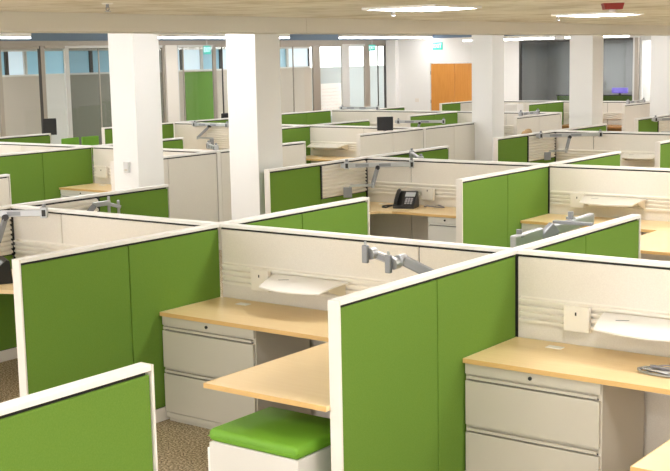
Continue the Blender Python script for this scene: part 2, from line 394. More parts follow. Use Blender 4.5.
def tray(j, k, label, dx, w=.68, d=.30, z=1.0, m='tray'):
    X = wx(j, k) + dx; Y = RY[j] - .0565
    t = thing('desk_tray', label, 'tray', (X, Y, 0), 0, 'pale bow fronted trays on the rails')
    n = 16
    top, bot = [], []
    b = MB()
    def depth(u): return d * (.80 + .20 * math.sin(PI * min(1, max(0, u)))) 
    rows = []
    for i in range(n + 1):
        u = i / n; x = u * w
        xf = .045 + u * (w - .115)                   # front edge is shorter than the back edge
        row = []
        for q in range(7):
            v = q / 6; yv = -v * depth(u); xx = x * (1 - v) + xf * v
            zz = z + .012 * (1 - v) - .035 * v * v
            row.append(Vector((xx, yv, zz)))
        rows.append(row)
    T = [[b.bm.verts.new(p) for p in r] for r in rows]; Bt = [[b.bm.verts.new(p - Vector((0, 0, .010))) for p in r] for r in rows]
    for i in range(n):
        for q in range(6):
            b.bm.faces.new((T[i][q], T[i + 1][q], T[i + 1][q + 1], T[i][q + 1]))
            b.bm.faces.new((Bt[i][q], Bt[i][q + 1], Bt[i + 1][q + 1], Bt[i + 1][q]))
        b.bm.faces.new((T[i][6], T[i + 1][6], Bt[i + 1][6], Bt[i][6])); b.bm.faces.new((T[i][0], Bt[i][0], Bt[i + 1][0], T[i + 1][0]))
    for q in range(6):
        b.bm.faces.new((T[0][q], T[0][q + 1], Bt[0][q + 1], Bt[0][q])); b.bm.faces.new((T[n][q], Bt[n][q], Bt[n][q + 1], T[n][q + 1]))
    b.obj('tray_top', m, t, smooth=False)
    for x, s_ in ((.03, 1), (w - .03, -1)):
        MB().prism([(-.0, z - .001), (-.0, z - .095), (-.03, z - .09), (-d * .62, z - .028), (-d * .62, z - .016)], 'x', x - .004, x + .004).obj('bracket', 'trayend', t)
    MB().bar((.13, -.13, z + .0015), (.20, -.10, z + .0035), .008, .002, 0).obj('slot', 'alugrey', t)

# nearest bays
desk(1, 1, 'wooden desk over a file cabinet, in the bay with the green cushioned pedestal')
desk(1, 2, 'nearest wooden desk at right holding a bundle of wires')
return_desk(1, 1, 'wooden return worktop above the green cushioned pedestal')
return_desk(1, 2, 'wooden return worktop cut by the bottom right corner')
file_cabinet(1, 1, 'beige two drawer file cabinet behind the green cushioned pedestal')
file_cabinet(1, 2, 'nearest beige two drawer file cabinet at the bottom right')
rail_box(1, 1, 'cream outlet box left of the white tray, above the pedestal bay desk', .365)
rail_box(1, 2, 'cream outlet box on the nearest rail at right', .375)
tray(1, 1, 'white bow fronted tray on the rail left of the largest green divider', .575, .64)
tray(1, 2, 'largest white bow fronted tray, cut by the right photo edge', .62, .72)
# left neighbour, mostly hidden by the green divider
desk(1, 0, 'wooden desk mostly hidden behind the large left green divider')
t = thing('return_desk', 'wooden worktop with a desk phone cut by the left photo edge', 'desk', (wx(1, 0) + .056, RY[1], 0), 0, 'wooden return worktops')
MB().prism([(0, -1.84), (.62, -1.84), (.62, -.95), (.70, -.75), (.86, -.686), (0, -.686)], 'z', .762, .790).obj('worktop', 'wood', t)
MB().box(.5, .53, -1.75, -1.70, 0, .761, .003).obj('leg', 'alugrey', t)
# second row
desk(2, 0, 'wooden desk carrying the black desk phone')
t = thing('return_desk', 'wooden return worktop beside the ribbed tile divider, left of the desk phone', 'desk', (wx(2, 0) + .056, RY[2], 0), 0, 'wooden return worktops')
MB().prism([(0, -1.82), (.58, -1.82), (.58, -.90), (.64, -.74), (.78, -.686), (0, -.686)], 'z', .762, .790).obj('worktop', 'wood', t)
MB().box(.5, .53, -1.75, -1.70, 0, .761, .003).obj('leg', 'alugrey', t)
file_cabinet(2, 0, 'pale file cabinet under the phone desk, beside the green divider post', w=.45, off=1.30, m='steelpale')
rail_box(2, 0, 'cream outlet box above and right of the desk phone', .85, z0=.86, z1=1.0)
desk(2, 1, 'wooden desk at right in the second row, above a pale cabinet')
file_cabinet(2, 1, 'pale file cabinet behind the grey monitor beam', m='steelpale')
return_desk(2, 1, 'wooden return worktop at the right photo edge beyond the green stub', w=.86)
rail_box(2, 1, 'cream outlet box left of the long tray in the second row', .31)
tray(2, 1, 'cream bow fronted tray in the second row at right', .47, .70, m='rail')
# left second row bay
desk(2, -2, 'small stretch of wooden desk left of the leftmost column')
file_cabinet(2, -2, 'pale cabinet under the desk beside the long dark green divider', m='steelpale')
rail_box(2, -2, 'cream outlet box left of the leftmost column', .16, w=.2, z0=.88, z1=1.05)
# third row
desk(3, -2, 'far wooden desk under a cream tray, right of the second column')
tray(3, -2, 'far cream tray right of the second column', .12, .80, m='rail')
desk(3, 0, 'wooden desk hidden below the fourth column bay')
tray(3, 0, 'cream tray below the fourth column, near the right photo edge', 1.18, .60, m='rail')
desk(3, -3, 'wooden desk behind the beige divider between the two leftmost columns')

# brown desk far right and bags
t = thing('desk', 'far brown wooden desk right of the fourth column', 'desk', (-13.55, 27.66, 0))
MB().box(0, 1.9, -.62, 0, .72, .755, .003).obj('worktop', 'brownwood', t)
MB().box(.05, 1.85, -.07, -.04, .10, .719).obj('modesty_panel', 'brownwood', t)
for x in (.03, 1.83): MB().box(x, x + .04, -.6, -.02, 0, .719, .003).obj('leg', 'brownwood', t)

def lump(name, label, cat, loc, sx, sy, sz, m, seed):
    rnd = random.Random(seed); b = MB()
    bmesh.ops.create_icosphere(b.bm, subdivisions=3, radius=1.0)
    for v in b.bm.verts:
        n = v.co.copy(); f = 1 + .10 * math.sin(5 * n.x + seed) * math.cos(4 * n.y) + .08 * math.sin(9 * n.z + 3 * n.x + seed)
        z = max(-.8, n.z * f)
        v.co = Vector((n.x * f * sx, n.y * f * sy, (z + .8) * sz))
    o = b.obj(name, m, None, True, loc); return tag(o, label, cat)
lump('carrier_bag', 'white plastic bag on the far brown desk', 'bag', (-12.72, 27.30, .7905), .17, .14, .13, 'whitebag', 3)

# pedestal with cushion
t = thing('mobile_pedestal', 'pale rolling pedestal with a bright green seat cushion on top', 'pedestal', (-4.29, 4.55, 0))
pw, pd = .59, .50
MB().box(0, pw, 0, pd, .045, .515, .006).obj('body', 'steelpale', t)
for za, zb in ((.06, .27), (.28, .505)):
    dr = MB().box(-.020, -.0005, .006, pd - .006, za, zb, .003).obj('drawer', 'steelpale', t)
    MB().bar((-.036, .12, zb - .04), (-.036, .30, zb - .04), .012, .012, .003).obj('handle', 'alu', dr)
MB().bar((-.030, .02, .30), (-.030, .02, .47), .018, .022, .004).obj('handle', 'tray', t)
b = MB(); b.box(-.012, pw + .006, -.012, pd + .004, .516, .585, .026, 4)
for v in b.bm.verts:
    if v.co.z > .57:
        u = (v.co.x - pw / 2) / (pw / 2); q = (v.co.y - pd / 2) / (pd / 2)
        v.co.z += .012 * (1 - u * u) * (1 - q * q)
cu = b.obj('cushion', 'cushion', t, True)
b = MB(); b.tube([(-.008, -.013, .548), (pw + .003, -.013, .548), (pw + .007, pd, .548)], .003); b.obj('piping', 'cushion', cu)
for x in (.06, pw - .06):
    for y in (.06, pd - .06):
        b = MB(); b.cyl((x - .012, y, .023), (x + .012, y, .023), .022, 12); b.cyl((x, y, .03), (x, y, .046), .008, 8); b.obj('caster', 'black', t)

# ------------------------------------------------------------------ small desk things
def phone(loc, rz, label, s=1.0):
    t = thing('desk_phone', label, 'phone', loc, rz, 'black desk phones')
    t.scale = (s, s, s)
    prof = [(-.10, 0), (.10, 0), (.10, .012), (.085, .155), (.065, .165), (-.10, .03)]      # y, z : leans back
    MB().prism(prof, 'x', -.10, .12).obj('body', 'black', t)
    ang = math.atan2(.135, .165)
    rot = Matrix.Rotation(ang, 3, 'X')
    def on(u, v, h):                                                                        # along the sloping face
        return Vector((u, -.10 + v * math.cos(ang) - h * math.sin(ang), .03 + v * math.sin(ang) + h * math.cos(ang)))
    def plate(u0, u1, v0, v1, h0, h1, b):
        c = on((u0 + u1) / 2, (v0 + v1) / 2, (h0 + h1) / 2)
        w_, l_, t_ = u1 - u0, v1 - v0, h1 - h0
        b.box(c.x - w_ / 2, c.x + w_ / 2, c.y - l_ / 2, c.y + l_ / 2, c.z - t_ / 2, c.z + t_ / 2, 0, rot=rot, piv=c)
    b = MB(); plate(.0, .105, .13, .19, .002, .004, b); b.obj('display', 'screen', t)
    for r in range(4):
        for c in range(3):
            b = MB(); plate(.015 + c * .028, .036 + c * .028, .025 + r * .023, .041 + r * .023, .001, .005, b); b.obj('button', 'button', t)
    b = MB(); b.tube([on(-.07, .0, .022), on(-.07, .03, .038), on(-.07, .10, .044), on(-.07, .17, .038), on(-.07, .20, .022)], .019, 10)
    h = b.obj('handset', 'black', t, True)
    b = MB(); pts = [(-.11, -.09, .03), (-.17, -.12, .012), (-.22, -.08, .010), (-.24, .0, .010), (-.20, .06, .010), (-.13, .09, .012)]
    b.tube(pts, .007, 8); b.obj('cord', 'black', t, True)
phone((wx(2, 0) + .78, RY[2] - .33, .7905), .30, 'black desk phone on the wooden desk in the middle of the room', 1.12)
phone((-7.96, 6.00, .7905), -.5, 'black desk phone cut by the left photo edge', 1.15)
b = MB(); b.tube([(-7.60, 11.68, .762), (-7.52, 11.62, .780), (-7.44, 11.66, .765), (-7.36, 11.72, .762), (-7.46, 11.76, .774)], .008, 8)
tag(b.obj('phone_cable', 'wire', None, True, (0.08, .0, .0375)), 'loose grey cable right of the middle desk phone', 'cable')

def coil(loc, r, n, seed):
    rnd = random.Random(seed); pts = []
    for i in range(n * 10):
        a = i / 10 * 2 * PI
        pts.append((loc[0] + r * (1.5 + .5 * math.sin(a * .37)) * math.cos(a), loc[1] + r * .55 * (1 + .3 * math.sin(a * .6)) * math.sin(a), loc[2] + .010 + .022 * (.5 + .5 * math.sin(a * .71 + seed))))
    return pts
t = thing('cable_bundle', 'silvery coil of cables lying on the nearest desk at the right edge', 'cables', (-2.42, 6.12, .7905))
b = MB(); b.tube(coil((0, 0, -.003), .075, 6, 1), .0055, 6); b.obj('coil', 'alu', t, True)
b = MB(); b.tube(coil((.02, .03, .006), .055, 5, 4), .004, 6); b.obj('coil', 'wire', t, True)
b = MB(); b.box(.06, .16, -.02, .05, .002, .030, .006); b.obj('plug', 'black', t)

# ------------------------------------------------------------------ monitor arms
def monitor_beam(label, p0, p1, z, arm=True, lean=-.14, drop=(.20, .26), reach=-.26, group='clamped monitor beams', plate='alugrey', fl=1):
    """aluminium beam clamped over the divider tops; a folding arm hangs from its middle"""
    p0 = Vector((*p0, z)); p1 = Vector((*p1, z)); d = (p1 - p0).normalized(); mid = (p0 + p1) / 2
    t = thing('monitor_beam', label, 'monitor arm', mid, math.atan2(d.y, d.x), group)
    L = (p1 - p0).length
    MB().bar((-L / 2, 0, 0), (L / 2, 0, 0), .035, .055, .006).obj('beam', 'alu', t)
    for a, c in ((-L * .30, -L * .12), (L * .02, L * .18)):
        MB().bar((a, -fl * .0185, 0), (c, -fl * .0185, 0), .002, .034, 0).obj('inlay', 'alugrey', t)
    for x in (-L / 2 + .07, L / 2 - .03):
        cl = MB().box(x - .028, x + .028, -.030, .030, -.042, .046, .006).obj('clamp', 'alu', t)
        MB().box(x - .016, x + .016, -.034, .034, -.028, .026, .003).obj('insert', 'black', cl)
        MB().cyl((x, 0, .046), (x, 0, .072), .016, 12).obj('knob', 'alugrey', cl)
    if arm:
        a0 = Vector((.0, -.02 * fl, -.028)); a1 = a0 + Vector((lean * .45, -.05 * fl, -drop[0]))
        up = MB().bar(a0, a1, .036, .045, .008).obj('upper_link', 'alugrey', t)
        MB().cyl(a0 + Vector((0, -.028, .0)), a0 + Vector((0, .028, 0)), .026, 14).obj('pivot', 'black', up)
        a2 = a1 + Vector((reach, -.02 * fl, 0))
        lo = MB().bar(a1, a2, .026, .030, .006).obj('lower_link', 'alu', t)
        MB().cyl(a1 + Vector((0, 0, -.03)), a1 + Vector((0, 0, .03)), .02, 14).obj('pivot', 'alu', lo)
        h = MB(); h.bar(a2, a2 + Vector((-.01, 0, -.07)), .022, .022, .004); h.obj('hanger', 'alu', lo)
        c = a2 + Vector((-.03, -.01, -.075))
        MB().box(c.x - .05, c.x + .05, c.y - .012, c.y + .012, c.z - .06, c.z + .06, .006).obj('mount_plate', plate, t)
    return t
monitor_beam('silver monitor beam across the corner above the desk phone, arm hanging', (-8.40, 11.26), (-7.72, 11.78), 1.272)
monitor_beam('silver monitor beam at the left photo edge, clamped over the white cap', (-8.30, 5.98), (-7.78, 6.42), 1.315)
monitor_beam('silver monitor beam in front of the fourth column with hanging arm', (-8.55, 16.40), (-7.78, 17.05), 1.290)
monitor_beam('white monitor beam on the ribbed spine between the two leftmost columns', (-16.25, 17.03), (-15.32, 17.03), 1.300, lean=-.6, drop=(.22, .1), reach=.42)
monitor_beam('small monitor beam over the far beige divider right of the leftmost column', (-11.55, 12.4), (-11.02, 12.0), 1.345, arm=False)
monitor_beam('far monitor beam on beige spine below the glass door', (-16.7, 22.39), (-15.6, 22.39), 1.373, arm=False)
monitor_beam('pale monitor beam above the far beige divider, right of black monitor', (-13.55, 20.0), (-12.6, 20.35), 1.23, arm=True)
monitor_beam('small monitor beam on the farthest beige divider beside the window frame', (-11.28, 26.0), (-11.28, 27.0), 1.373, arm=False)
monitor_beam('monitor beam at the right photo edge with dark hanging arm', (-8.62, 21.0), (-8.0, 21.7), 1.29)
monitor_beam('small monitor beam on beige divider just right of the third column', (-11.16, 20.7), (-11.16, 21.5), 1.373, arm=False)
monitor_beam('silver monitor beam lying beyond the phone bay spine, below beige divider', (-8.40, 12.75), (-7.75, 11.98), 1.30, arm=False)

# folded grey double beam behind the right green stub
t = thing('monitor_beam', 'wide grey double monitor beam behind the right green divider stub', 'monitor arm', (-3.80, 7.55, 1.285), 0, 'clamped monitor beams')
a0, a1, a2, a3 = Vector((-.10, -.40, -.03)), Vector((-.09, -.02, -.02)), Vector((-.06, .05, .0)), Vector((.0, .62, .03))
MB().bar(a0, a1, .05, .105, .01).obj('beam', 'alu', t)
MB().bar(a2, a3, .045, .075, .01).obj('beam', 'alu', t)
MB().bar(a1 + Vector((.0, .0, -.05)), a2 + Vector((.03, .03, .03)), .06, .09, .01).obj('hinge', 'alugrey', t)
for p in (a0 + Vector((.0, .09, .06)), a3 + Vector((-.04, -.27, .05))):
    c_ = MB(); c_.cyl(p + Vector((0, 0, -.02)), p + Vector((0, 0, .025)), .02, 12); c_.box(p.x - .03, p.x + .03, p.y - .02, p.y + .02, p.z - .03, p.z - .015, .003); c_.obj('knob', 'alugrey', t)
MB().bar(Vector((-.05, .10, .062)), Vector((.245, .10, .062)), .04, .02, .004).obj('clamp', 'alugrey', t)

# desk arm with two heads above the pedestal bay
t = thing('monitor_mount', 'grey monitor arm with two mount heads behind the largest green divider', 'monitor arm', (-3.755, 6.14, .7905))
MB().cyl((0, 0, 0), (0, 0, .02), .06, 20).obj('base', 'alugrey', t)
MB().cyl((0, 0, .0205), (0, 0, .36), .018, 16).obj('pole', 'alu', t)
e0 = Vector((0, 0, .36)); e1 = Vector((-.285, -.10, .500))
MB().bar(e0, e1, .046, .062, .010).obj('upper_arm', 'alugrey', t)
MB().cyl(e1 + Vector((-.02, -.035, 0)), e1 + Vector((-.02, .035, 0)), .036, 18).obj('elbow', 'alu', t)
f0 = e1 + Vector((-.035, -.03, -.01)); f1 = f0 + Vector((-.205, .0, .048))
cb = MB().bar(f0, f1, .034, .050, .006).obj('crossbar', 'alu', t)
MB().bar(f0 + Vector((-.05, -.018, .012)), f0 + Vector((-.15, -.018, .035)), .003, .030, 0).obj('inlay', 'alugrey', cb)
for p in (f0 + Vector((-.025, -.05, -.005)), f1 + Vector((.01, -.05, -.005))):
    hd = MB().box(p.x - .020, p.x + .020, p.y - .014, p.y + .014, p.z - .056, p.z + .056, .006).obj('mount_head', 'alugrey', t)
    MB().cyl((p.x + .024, p.y + .012, p.z), (p.x + .032, p.y + .055, p.z + .004), .036, 18).obj('hub', 'alu', hd)
    MB().cyl((p.x, p.y, p.z + .0565), (p.x, p.y, p.z + .078), .008, 10).obj('pin', 'alu', hd)

# small arm behind the left spine
t = thing('monitor_mount', 'small silver monitor arm rising behind the left spine, below the leftmost column', 'monitor arm', (-8.27, 7.25, 1.02))
MB().box(-.05, .05, -.05, .05, .02, .05, .004).obj('base', 'alugrey', t)
MB().bar((-.05, -.06, .05), (.06, .06, .235), .035, .05, .008).obj('lower_link', 'alugrey', t)
MB().bar((.04, .05, .235), (.11, .20, .245), .03, .045, .006).obj('upper_link', 'alu', t)
for o_ in (.0, .06):
    p = Vector((.09 + o_ * 1.0, .20 + o_, .225 - o_ * .6))
    MB().bar(p + Vector((0, 0, -.075)), p + Vector((0, 0, .075)), .02, .022, .004).obj('mount_head', 'alu', t)
MB().bar((.08, .19, .235), (.17, .27, .20), .02, .03, .004).obj('crossbar', 'alu', t)
MB().bar((-.03, -.05, .03), (-.060, -.05, .03), .03, .03, .003).obj('clamp', 'alugrey', t)

# black monitor over the beige divider
def monitor(label, loc, rz, w, h, stand):
    t = thing('monitor', label, 'monitor', loc, rz)
    MB().box(-w / 2, w / 2, -.02, .02, stand, stand + h, .008).obj('screen', 'black', t)
    MB().box(-w * .2, w * .2, .0202, .045, stand + h * .2, stand + h * .8, .006).obj('rear_cover', 'black', t)
    MB().box(-.025, .025, .046, .07, .012, stand + h * .4, .004).obj('stand', 'alugrey', t)
    MB().box(-.12, .12, -.04, .14, 0, .0118, .004).obj('base', 'alugrey', t)
monitor('small black monitor standing behind the beige divider in the middle distance', (-11.55, 16.75, .7905), math.radians(40), .27, .23, .50)
monitor('black monitor in front of the glass partition at far left', (-20.45, 17.05, .7455), math.radians(52), .29, .35, .26)
t = lump('paper_bag', 'tan paper bag on the spine cap, just right of the third column', 'bag', (-10.80, 20.35, .756), .12, .12, .20, 'bag', 5)
t = thing('side_table', 'small table under the tan paper bag beside the third column', 'table', (-10.80, 20.35, 0))
bpy.data.objects['paper_bag']['label'] = 'tan paper bag low beside the third column, right side'
MB().box(-.19, .19, -.19, .19, .72, .755, .004).obj('tabletop', 'wood', t)
for x in (-.15, .15):
    for y in (-.15, .15): MB().cyl((x, y, 0), (x, y, .719), .018, 10).obj('leg', 'alugrey', t)
t = thing('carton', 'white carton box on top of the far green divider end', 'box', (wx(5, -2), RY[5] - WL + .10, H + .0005))
t.location = (wx(5, -2) - .24, RY[5] - WL - .22, 0)
MB().box(-.17, .17, -.15, .15, 1.02, 1.34, .004).obj('box_body', 'paper', t)
MB().box(-.17, .17, -.025, .025, 1.3402, 1.342).obj('tape', 'rail', t)
b = MB()
for x in (-.14, .14):
    for y in (-.12, .12): b.cyl((x, y, 0), (x, y, 1.0), .012, 8)
b.box(-.17, .17, -.15, .15, 1.0, 1.0195); b.obj('stand', 'steelpale', t)
t['label'] = 'white box on a slim stand at the end of the far green divider'

# ------------------------------------------------------------------ table, chairs at far left, office chair
t = thing('meeting_table', 'pale wooden table by the glass partition at far left', 'table', (-20.3, 16.6, 0))
MB().box(-.85, .75, -1.0, 1.0, .715, .745, .004).obj('tabletop', 'wood', t)
for x in (-.75, .65):
    for y in (-.9, .9): MB().box(x - .025, x + .025, y - .025, y + .025, 0, .7145, .003).obj('leg', 'alugrey', t)
def side_chair(label, loc, rz):
    t = thing('side_chair', label, 'chair', loc, rz, 'green chairs at the far left table')
    MB().box(-.22, .22, -.22, .22, .43, .49, .02).obj('seat', 'cushion', t)
    b = MB(); b.box(-.225, .225, -.26, -.215, .62, 1.02, .018); b.obj('backrest', 'cushion', t)
    for x in (-.2, .2):
        MB().tube([(x, .2, 0), (x, .18, .43)], .012).obj('leg', 'alugrey', t)
        MB().tube([(x, -.24, 0), (x, -.19, .44), (x, -.235, .64)], .012).obj('leg', 'alugrey', t)
side_chair('left of two green chair backs before the glass partition', (-19.25, 16.36, 0), math.radians(90))
side_chair('right of two green chair backs before the glass partition', (-19.25, 16.89, 0), math.radians(90))
t = thing('office_chair', 'black high backed office chair in front of the green board', 'chair', (-20.45, 22.55, 0), math.radians(80))
MB().box(-.24, .24, -.24, .24, .46, .54, .03).obj('seat', 'blackmesh', t)
b = MB(); b.prism([(-.25, .62), (-.215, .62), (-.235, 1.20), (-.27, 1.215), (-.30, 1.19)], 'x', -.24, .24); b.obj('backrest', 'blackmesh', t)
MB().bar((0, -.24, .47), (0, -.285, .75), .06, .02, .004).obj('back_support', 'black', t)
MB().cyl((0, 0, .12), (0, 0, .459), .03, 12).obj('gas_lift', 'alugrey', t)
for i in range(5):
    a = i * 2 * PI / 5
    l = MB().bar((0.03 * math.cos(a), .03 * math.sin(a), .11), (.30 * math.cos(a), .30 * math.sin(a), .07), .045, .03, .006).obj('leg', 'black', t)
    MB().cyl((.30 * math.cos(a) - .012, .30 * math.sin(a), .03), (.30 * math.cos(a) + .012, .30 * math.sin(a), .03), .03, 12).obj('caster', 'black', l)
for s_ in (-1, 1):
    MB().tube([(s_ * .26, -.05, .50), (s_ * .29, -.05, .56), (s_ * .29, -.05, .70), (s_ * .29, .15, .70)], .016).obj('armrest', 'black', t)

# ------------------------------------------------------------------ the room
XG = -21.3          # glass partition
YB = 31.0           # back wall
ZC = 2.865          # ceiling over the near aisle
XB = -6.6           # beam
struct(MB().box(-27, 5, -5, 39, -.1, 0).obj('floor', 'carpet'), 'speckled brown carpet floor', 'floor')
struct(MB().box(XB, 5, -5, YB, ZC, ZC + .1).obj('ceiling', 'ceiling'), 'tan fissured tile ceiling above the nearest desks', 'ceiling')
struct(MB().box(-27, XB - .45, -5, 39, 3.50, 3.6).obj('ceiling', 'paint'), 'white ceiling beyond the beam', 'ceiling')
b = MB(); b.box(XB - .45, XB, -5, 8.39, 2.738, 3.5); b.box(XB - .45, XB, 8.395, YB, 2.738, 3.5)
struct(b.obj('beam', 'beam'), 'long cream ceiling beam across the top of the photo', 'beam')
struct(MB().box(5.0, 5.12, -5, YB, 0, 3.5).obj('wall_right_blocker', 'paint'), 'unseen white wall added at right to shape the light', 'wall')  # unseen wall added to block side light and bounce some back
# columns
for (x, y, lab) in ((-10.64, 10.20, 'leftmost white square column'), (-8.81, 10.24, 'second white square column from the left'),
                    (-10.86, 18.99, 'third white column, right of the orange door'), (-8.96, 18.98, 'fourth white column, in front of the dark window'),
                    (-9.33, 23.33, 'white column cut by the right photo edge')):
    c = MB().box(x - .21, x + .21, y - .21, y + .21, 0, 3.5, .004).obj('column', 'column')
    struct(c, lab, 'column')
t = thing('thermostat', 'small grey thermostat on the leftmost column', 'thermostat', (-10.615, 9.99, 1.28))
MB().box(-.045, .045, -.028, -.0005, -.065, .065, .006).obj('cover', 'framepale', t)
MB().box(-.022, .022, -.030, -.0282, -.045, -.020, .001).obj('button', 'steel', t)

# glass partition along X = XG: header, rails, bays
struct(MB().box(XG - .10, XG + .10, 12, YB, 3.01, 3.5).obj('wall_left', 'blue'), 'slate blue bulkhead above the glass partition', 'wall')
struct(MB().box(XG - .06, XG + .06, 12, 31.0, 2.90, 3.0095, .004).obj('trim_1', 'taupe'), 'taupe head rail of the glass partition', 'trim')
wn = [0]
def bay(y0, y1, g='glass', fl='taupe', fr='taupe', wl=.06, wr=.06, label='', mull=()):
    wn[0] += 1
    t = thing('window_%d' % wn[0], label, 'window', (XG, y0, 0)); t['kind'] = 'structure'
    L = y1 - y0
    MB().box(-.025, .025, 0, wl, 0, 2.899, .003).obj('frame', fl, t)
    if wr: MB().box(-.025, .025, L - wr, L - .0005, 0, 2.899, .003).obj('frame', fr, t)
    MB().box(-.04, .04, wl, L - wr, 0, .09).obj('frame', fl, t)
    MB().box(-.04, .04, wl, L - wr, 2.84, 2.899).obj('frame', fl, t)
    for m_ in mull: MB().box(-.015, .015, m_ - y0 - .012, m_ - y0 + .012, .09, 2.84).obj('mullion', fr, t)
    MB().box(-.006, .006, wl, L - wr, .09, 2.84).obj('pane', g, t)
bay(13.2, 16.50, label='glass bay cut by the left photo edge, mostly outside the photo')
bay(16.50, 17.60, wl=.04, wr=.05, fr='framedark', label='leftmost glass bay showing clerestory windows behind')
bay(17.602, 18.34, wl=.10, wr=.06, fr='framepale', label='narrow glass bay with a black monitor in front')
bay(18.34, 21.40, g='glassdark', wl=.06, fl='framepale', wr=.06, fr='taupe', mull=(19.3, 20.2), label='dark reflective glass bay beside the leftmost column')
c_ = MB().box(XG - .08, XG + .08, 21.402, 21.80, 0, 2.899).obj('wall_left', 'post'); struct(c_, 'pale pier between glass bays right of the leftmost column', 'wall')
bay(21.802, 23.22, wl=.08, mull=(22.08,), fl='framepale', fr='taupe', label='glass bay before the green board')
bay(23.22, 24.0, wl=.05, wr=.14, fr='framedark', mull=(23.52,), label='glass door bay left of the second column')
bay(24.0, 27.52, mull=(26.44,), wr=.20, label='glass bay right of the second column')
bay(27.52, 28.95, wl=.12, wr=.26, fr='framepale', label='bright glass bay with a scribbled whiteboard behind')
bay(28.95, 30.05, wl=.10, fl='framepale', wr=.22, fr='taupe', label='pale blue glass door leaf')
bay(30.05, 31.0, wl=.05, mull=(30.55,), wr=.10, fr='framedark', label='last narrow glass bay before the white wall')

# offices behind the partition
XO = -25.0
OF = [(12, 20.75, 'office'), (20.75, 21.5, 'officewhite'), (21.5, 25.0, 'officedim'), (25.0, 30.3, 'office'), (30.3, 32.0, 'office'), (32.0, 39, 'officepale')]
for y0, y1, m_ in OF:
    b = MB(); b.box(XO - .1, XO, y0, y1 - .001, 0, 2.20); b.box(XO - .1, XO, y0, y1 - .001, 2.88, 3.5)
    struct(b.obj('wall_back', m_), 'office rear wall seen through the glass partition', 'wall')
def clere(y0, y1, ms, label):
    wn[0] += 1
    t = thing('window_%d' % wn[0], label, 'window', (XO, y0, 2.2)); t['kind'] = 'structure'
    L = y1 - y0; n = len(ms); p = L / n
    MB().box(-.08, .03, 0, L, .0005, .05).obj('sill', 'officewhite', t)
    MB().box(-.08, .03, 0, L, .63, .6795).obj('frame', 'officewhite', t)
    for i in range(n + 1): MB().box(-.07, .02, max(0, i * p - .05), min(L, i * p + .05), .05, .63).obj('mullion', 'framedark' if i % 2 else 'framepale', t)
    for i, m_ in enumerate(ms): MB().box(-.04, -.03, i * p + .05, (i + 1) * p - .05, .05, .63).obj('pane', m_, t)
clere(12.0, 16.0, ['sky'] * 3, 'clerestory windows outside the left photo edge')
clere(19.0, 20.75, ['sky', 'skywhite', 'sky'], 'blue clerestory windows at far left')
clere(20.75, 21.5, ['sky'], 'single blue clerestory pane above the black monitor')
clere(21.5, 25.0, ['sky', 'sky', 'sky', 'sky'], 'dim blue clerestory windows left of the leftmost column')
clere(25.0, 28.4, ['skywhite', 'skywhite', 'sky', 'skywhite'], 'pale clerestory windows above the green board')
clere(28.4, 31.9, ['skywhite', 'sky', 'skywhite'], 'pale clerestory windows right of the second column')
struct(MB().box(XO, XG - .11, 12, 39, 3.0, 3.08).obj('ceiling', 'paint'), 'white ceiling of the glazed offices', 'ceiling')
tag(MB().box(XO + .001, XO + .03, 25.95, 27.15, .55, 2.18, .004).obj('tack_board', 'greenboard'), 'tall green board on the office wall left of the second column', 'board')
# whiteboard with faint handwriting
t = thing('whiteboard', 'whiteboard with faint pink handwriting behind the bright glass bay', 'whiteboard', (XO + .002, 32.2, .55))
MB().box(0, .02, 0, 1.5, 0, 1.10, .003).obj('board', 'paper', t)
b = MB(); rnd = random.Random(2)
for r in range(7):
    y = .15
    while y < 1.3:
        z = .92 - r * .11; l = rnd.uniform(.04, .11)
        b.tube([(.022, y, z + rnd.uniform(-.02, .02)), (.022, y + l * .5, z + rnd.uniform(-.03, .03)), (.022, y + l, z + rnd.uniform(-.02, .02))], .006, 5)
        y += l + rnd.uniform(.03, .09)
b.obj('handwriting', 'marker', t)
for i, (y, ms) in enumerate(((17.5, 20), (23.2, 14), (28.3, 18), (34.0, 16))):  # unseen lamps added to brighten the offices behind the glass
    t = thing('unseen_lamp', 'unseen lit panel added above a glazed office, bay %s' % ('at far left', 'of the dark glass', 'of the green board', 'of the whiteboard')[i], 'lamp', (-23.1, y, 2.999), 0)
    m_ = mat('office_fill_panel_%d' % i, (.9, .9, .9), .5, emit=((.95, .98, 1.0), ms)); M['lo%d' % i] = m_
    MB().box(-.35, .35, -.7, .7, -.05, -.0005, .003).obj('housing', 'framepale', t)
    MB().box(-.32, .32, -.66, .66, -.056, -.0505).obj('diffuser', 'lo%d' % i, t)

# back wall: white wall, orange door, dark window, frames
ZT = 2.86
def wallb(x0, x1, z0, z1, m_, lab): struct(MB().box(x0, x1, YB, YB + .12, z0, z1).obj('wall_back', m_), lab, 'wall')
wallb(XG + .1, -19.72, 0, 3.02, 'paint', 'white back wall left of the orange door')
wallb(-19.72, -18.0, 2.30, 3.02, 'paint', 'white back wall above the orange door')
wallb(-18.0, -16.72, 0, 3.02, 'paint', 'white back wall between the door and the dark window')
wallb(-16.72, -11.6, 2.88, 3.02, 'framepale', 'pale strip above the dark window')
wallb(-11.6, 4.5, 0, 3.02, 'paint', 'white back wall at the right')
wallb(XG + .1, 4.5, 3.0205, 3.5, 'blue', 'slate blue bulkhead along the back wall')
struct(MB().box(XG + .105, XG + .45, YB - .16, YB - .0005, 0, 3.0).obj('trim_2', 'column'), 'bright white pier at the corner left of the orange door', 'trim')
t = thing('door_1', 'orange wood double door in the back wall', 'door', (-19.72, YB + .02, 0)); t['kind'] = 'structure'
for i, x in enumerate((.03, .86)):
    lf = MB().box(x, x + .815, 0, .05, .01, 2.27, .003).obj('door_leaf', 'door', t)
    MB().bar((x + (.74 if i == 0 else .075), -.045, .95), (x + (.74 if i == 0 else .075), -.045, 1.15), .018, .018, .004).obj('handle', 'alu', lf)
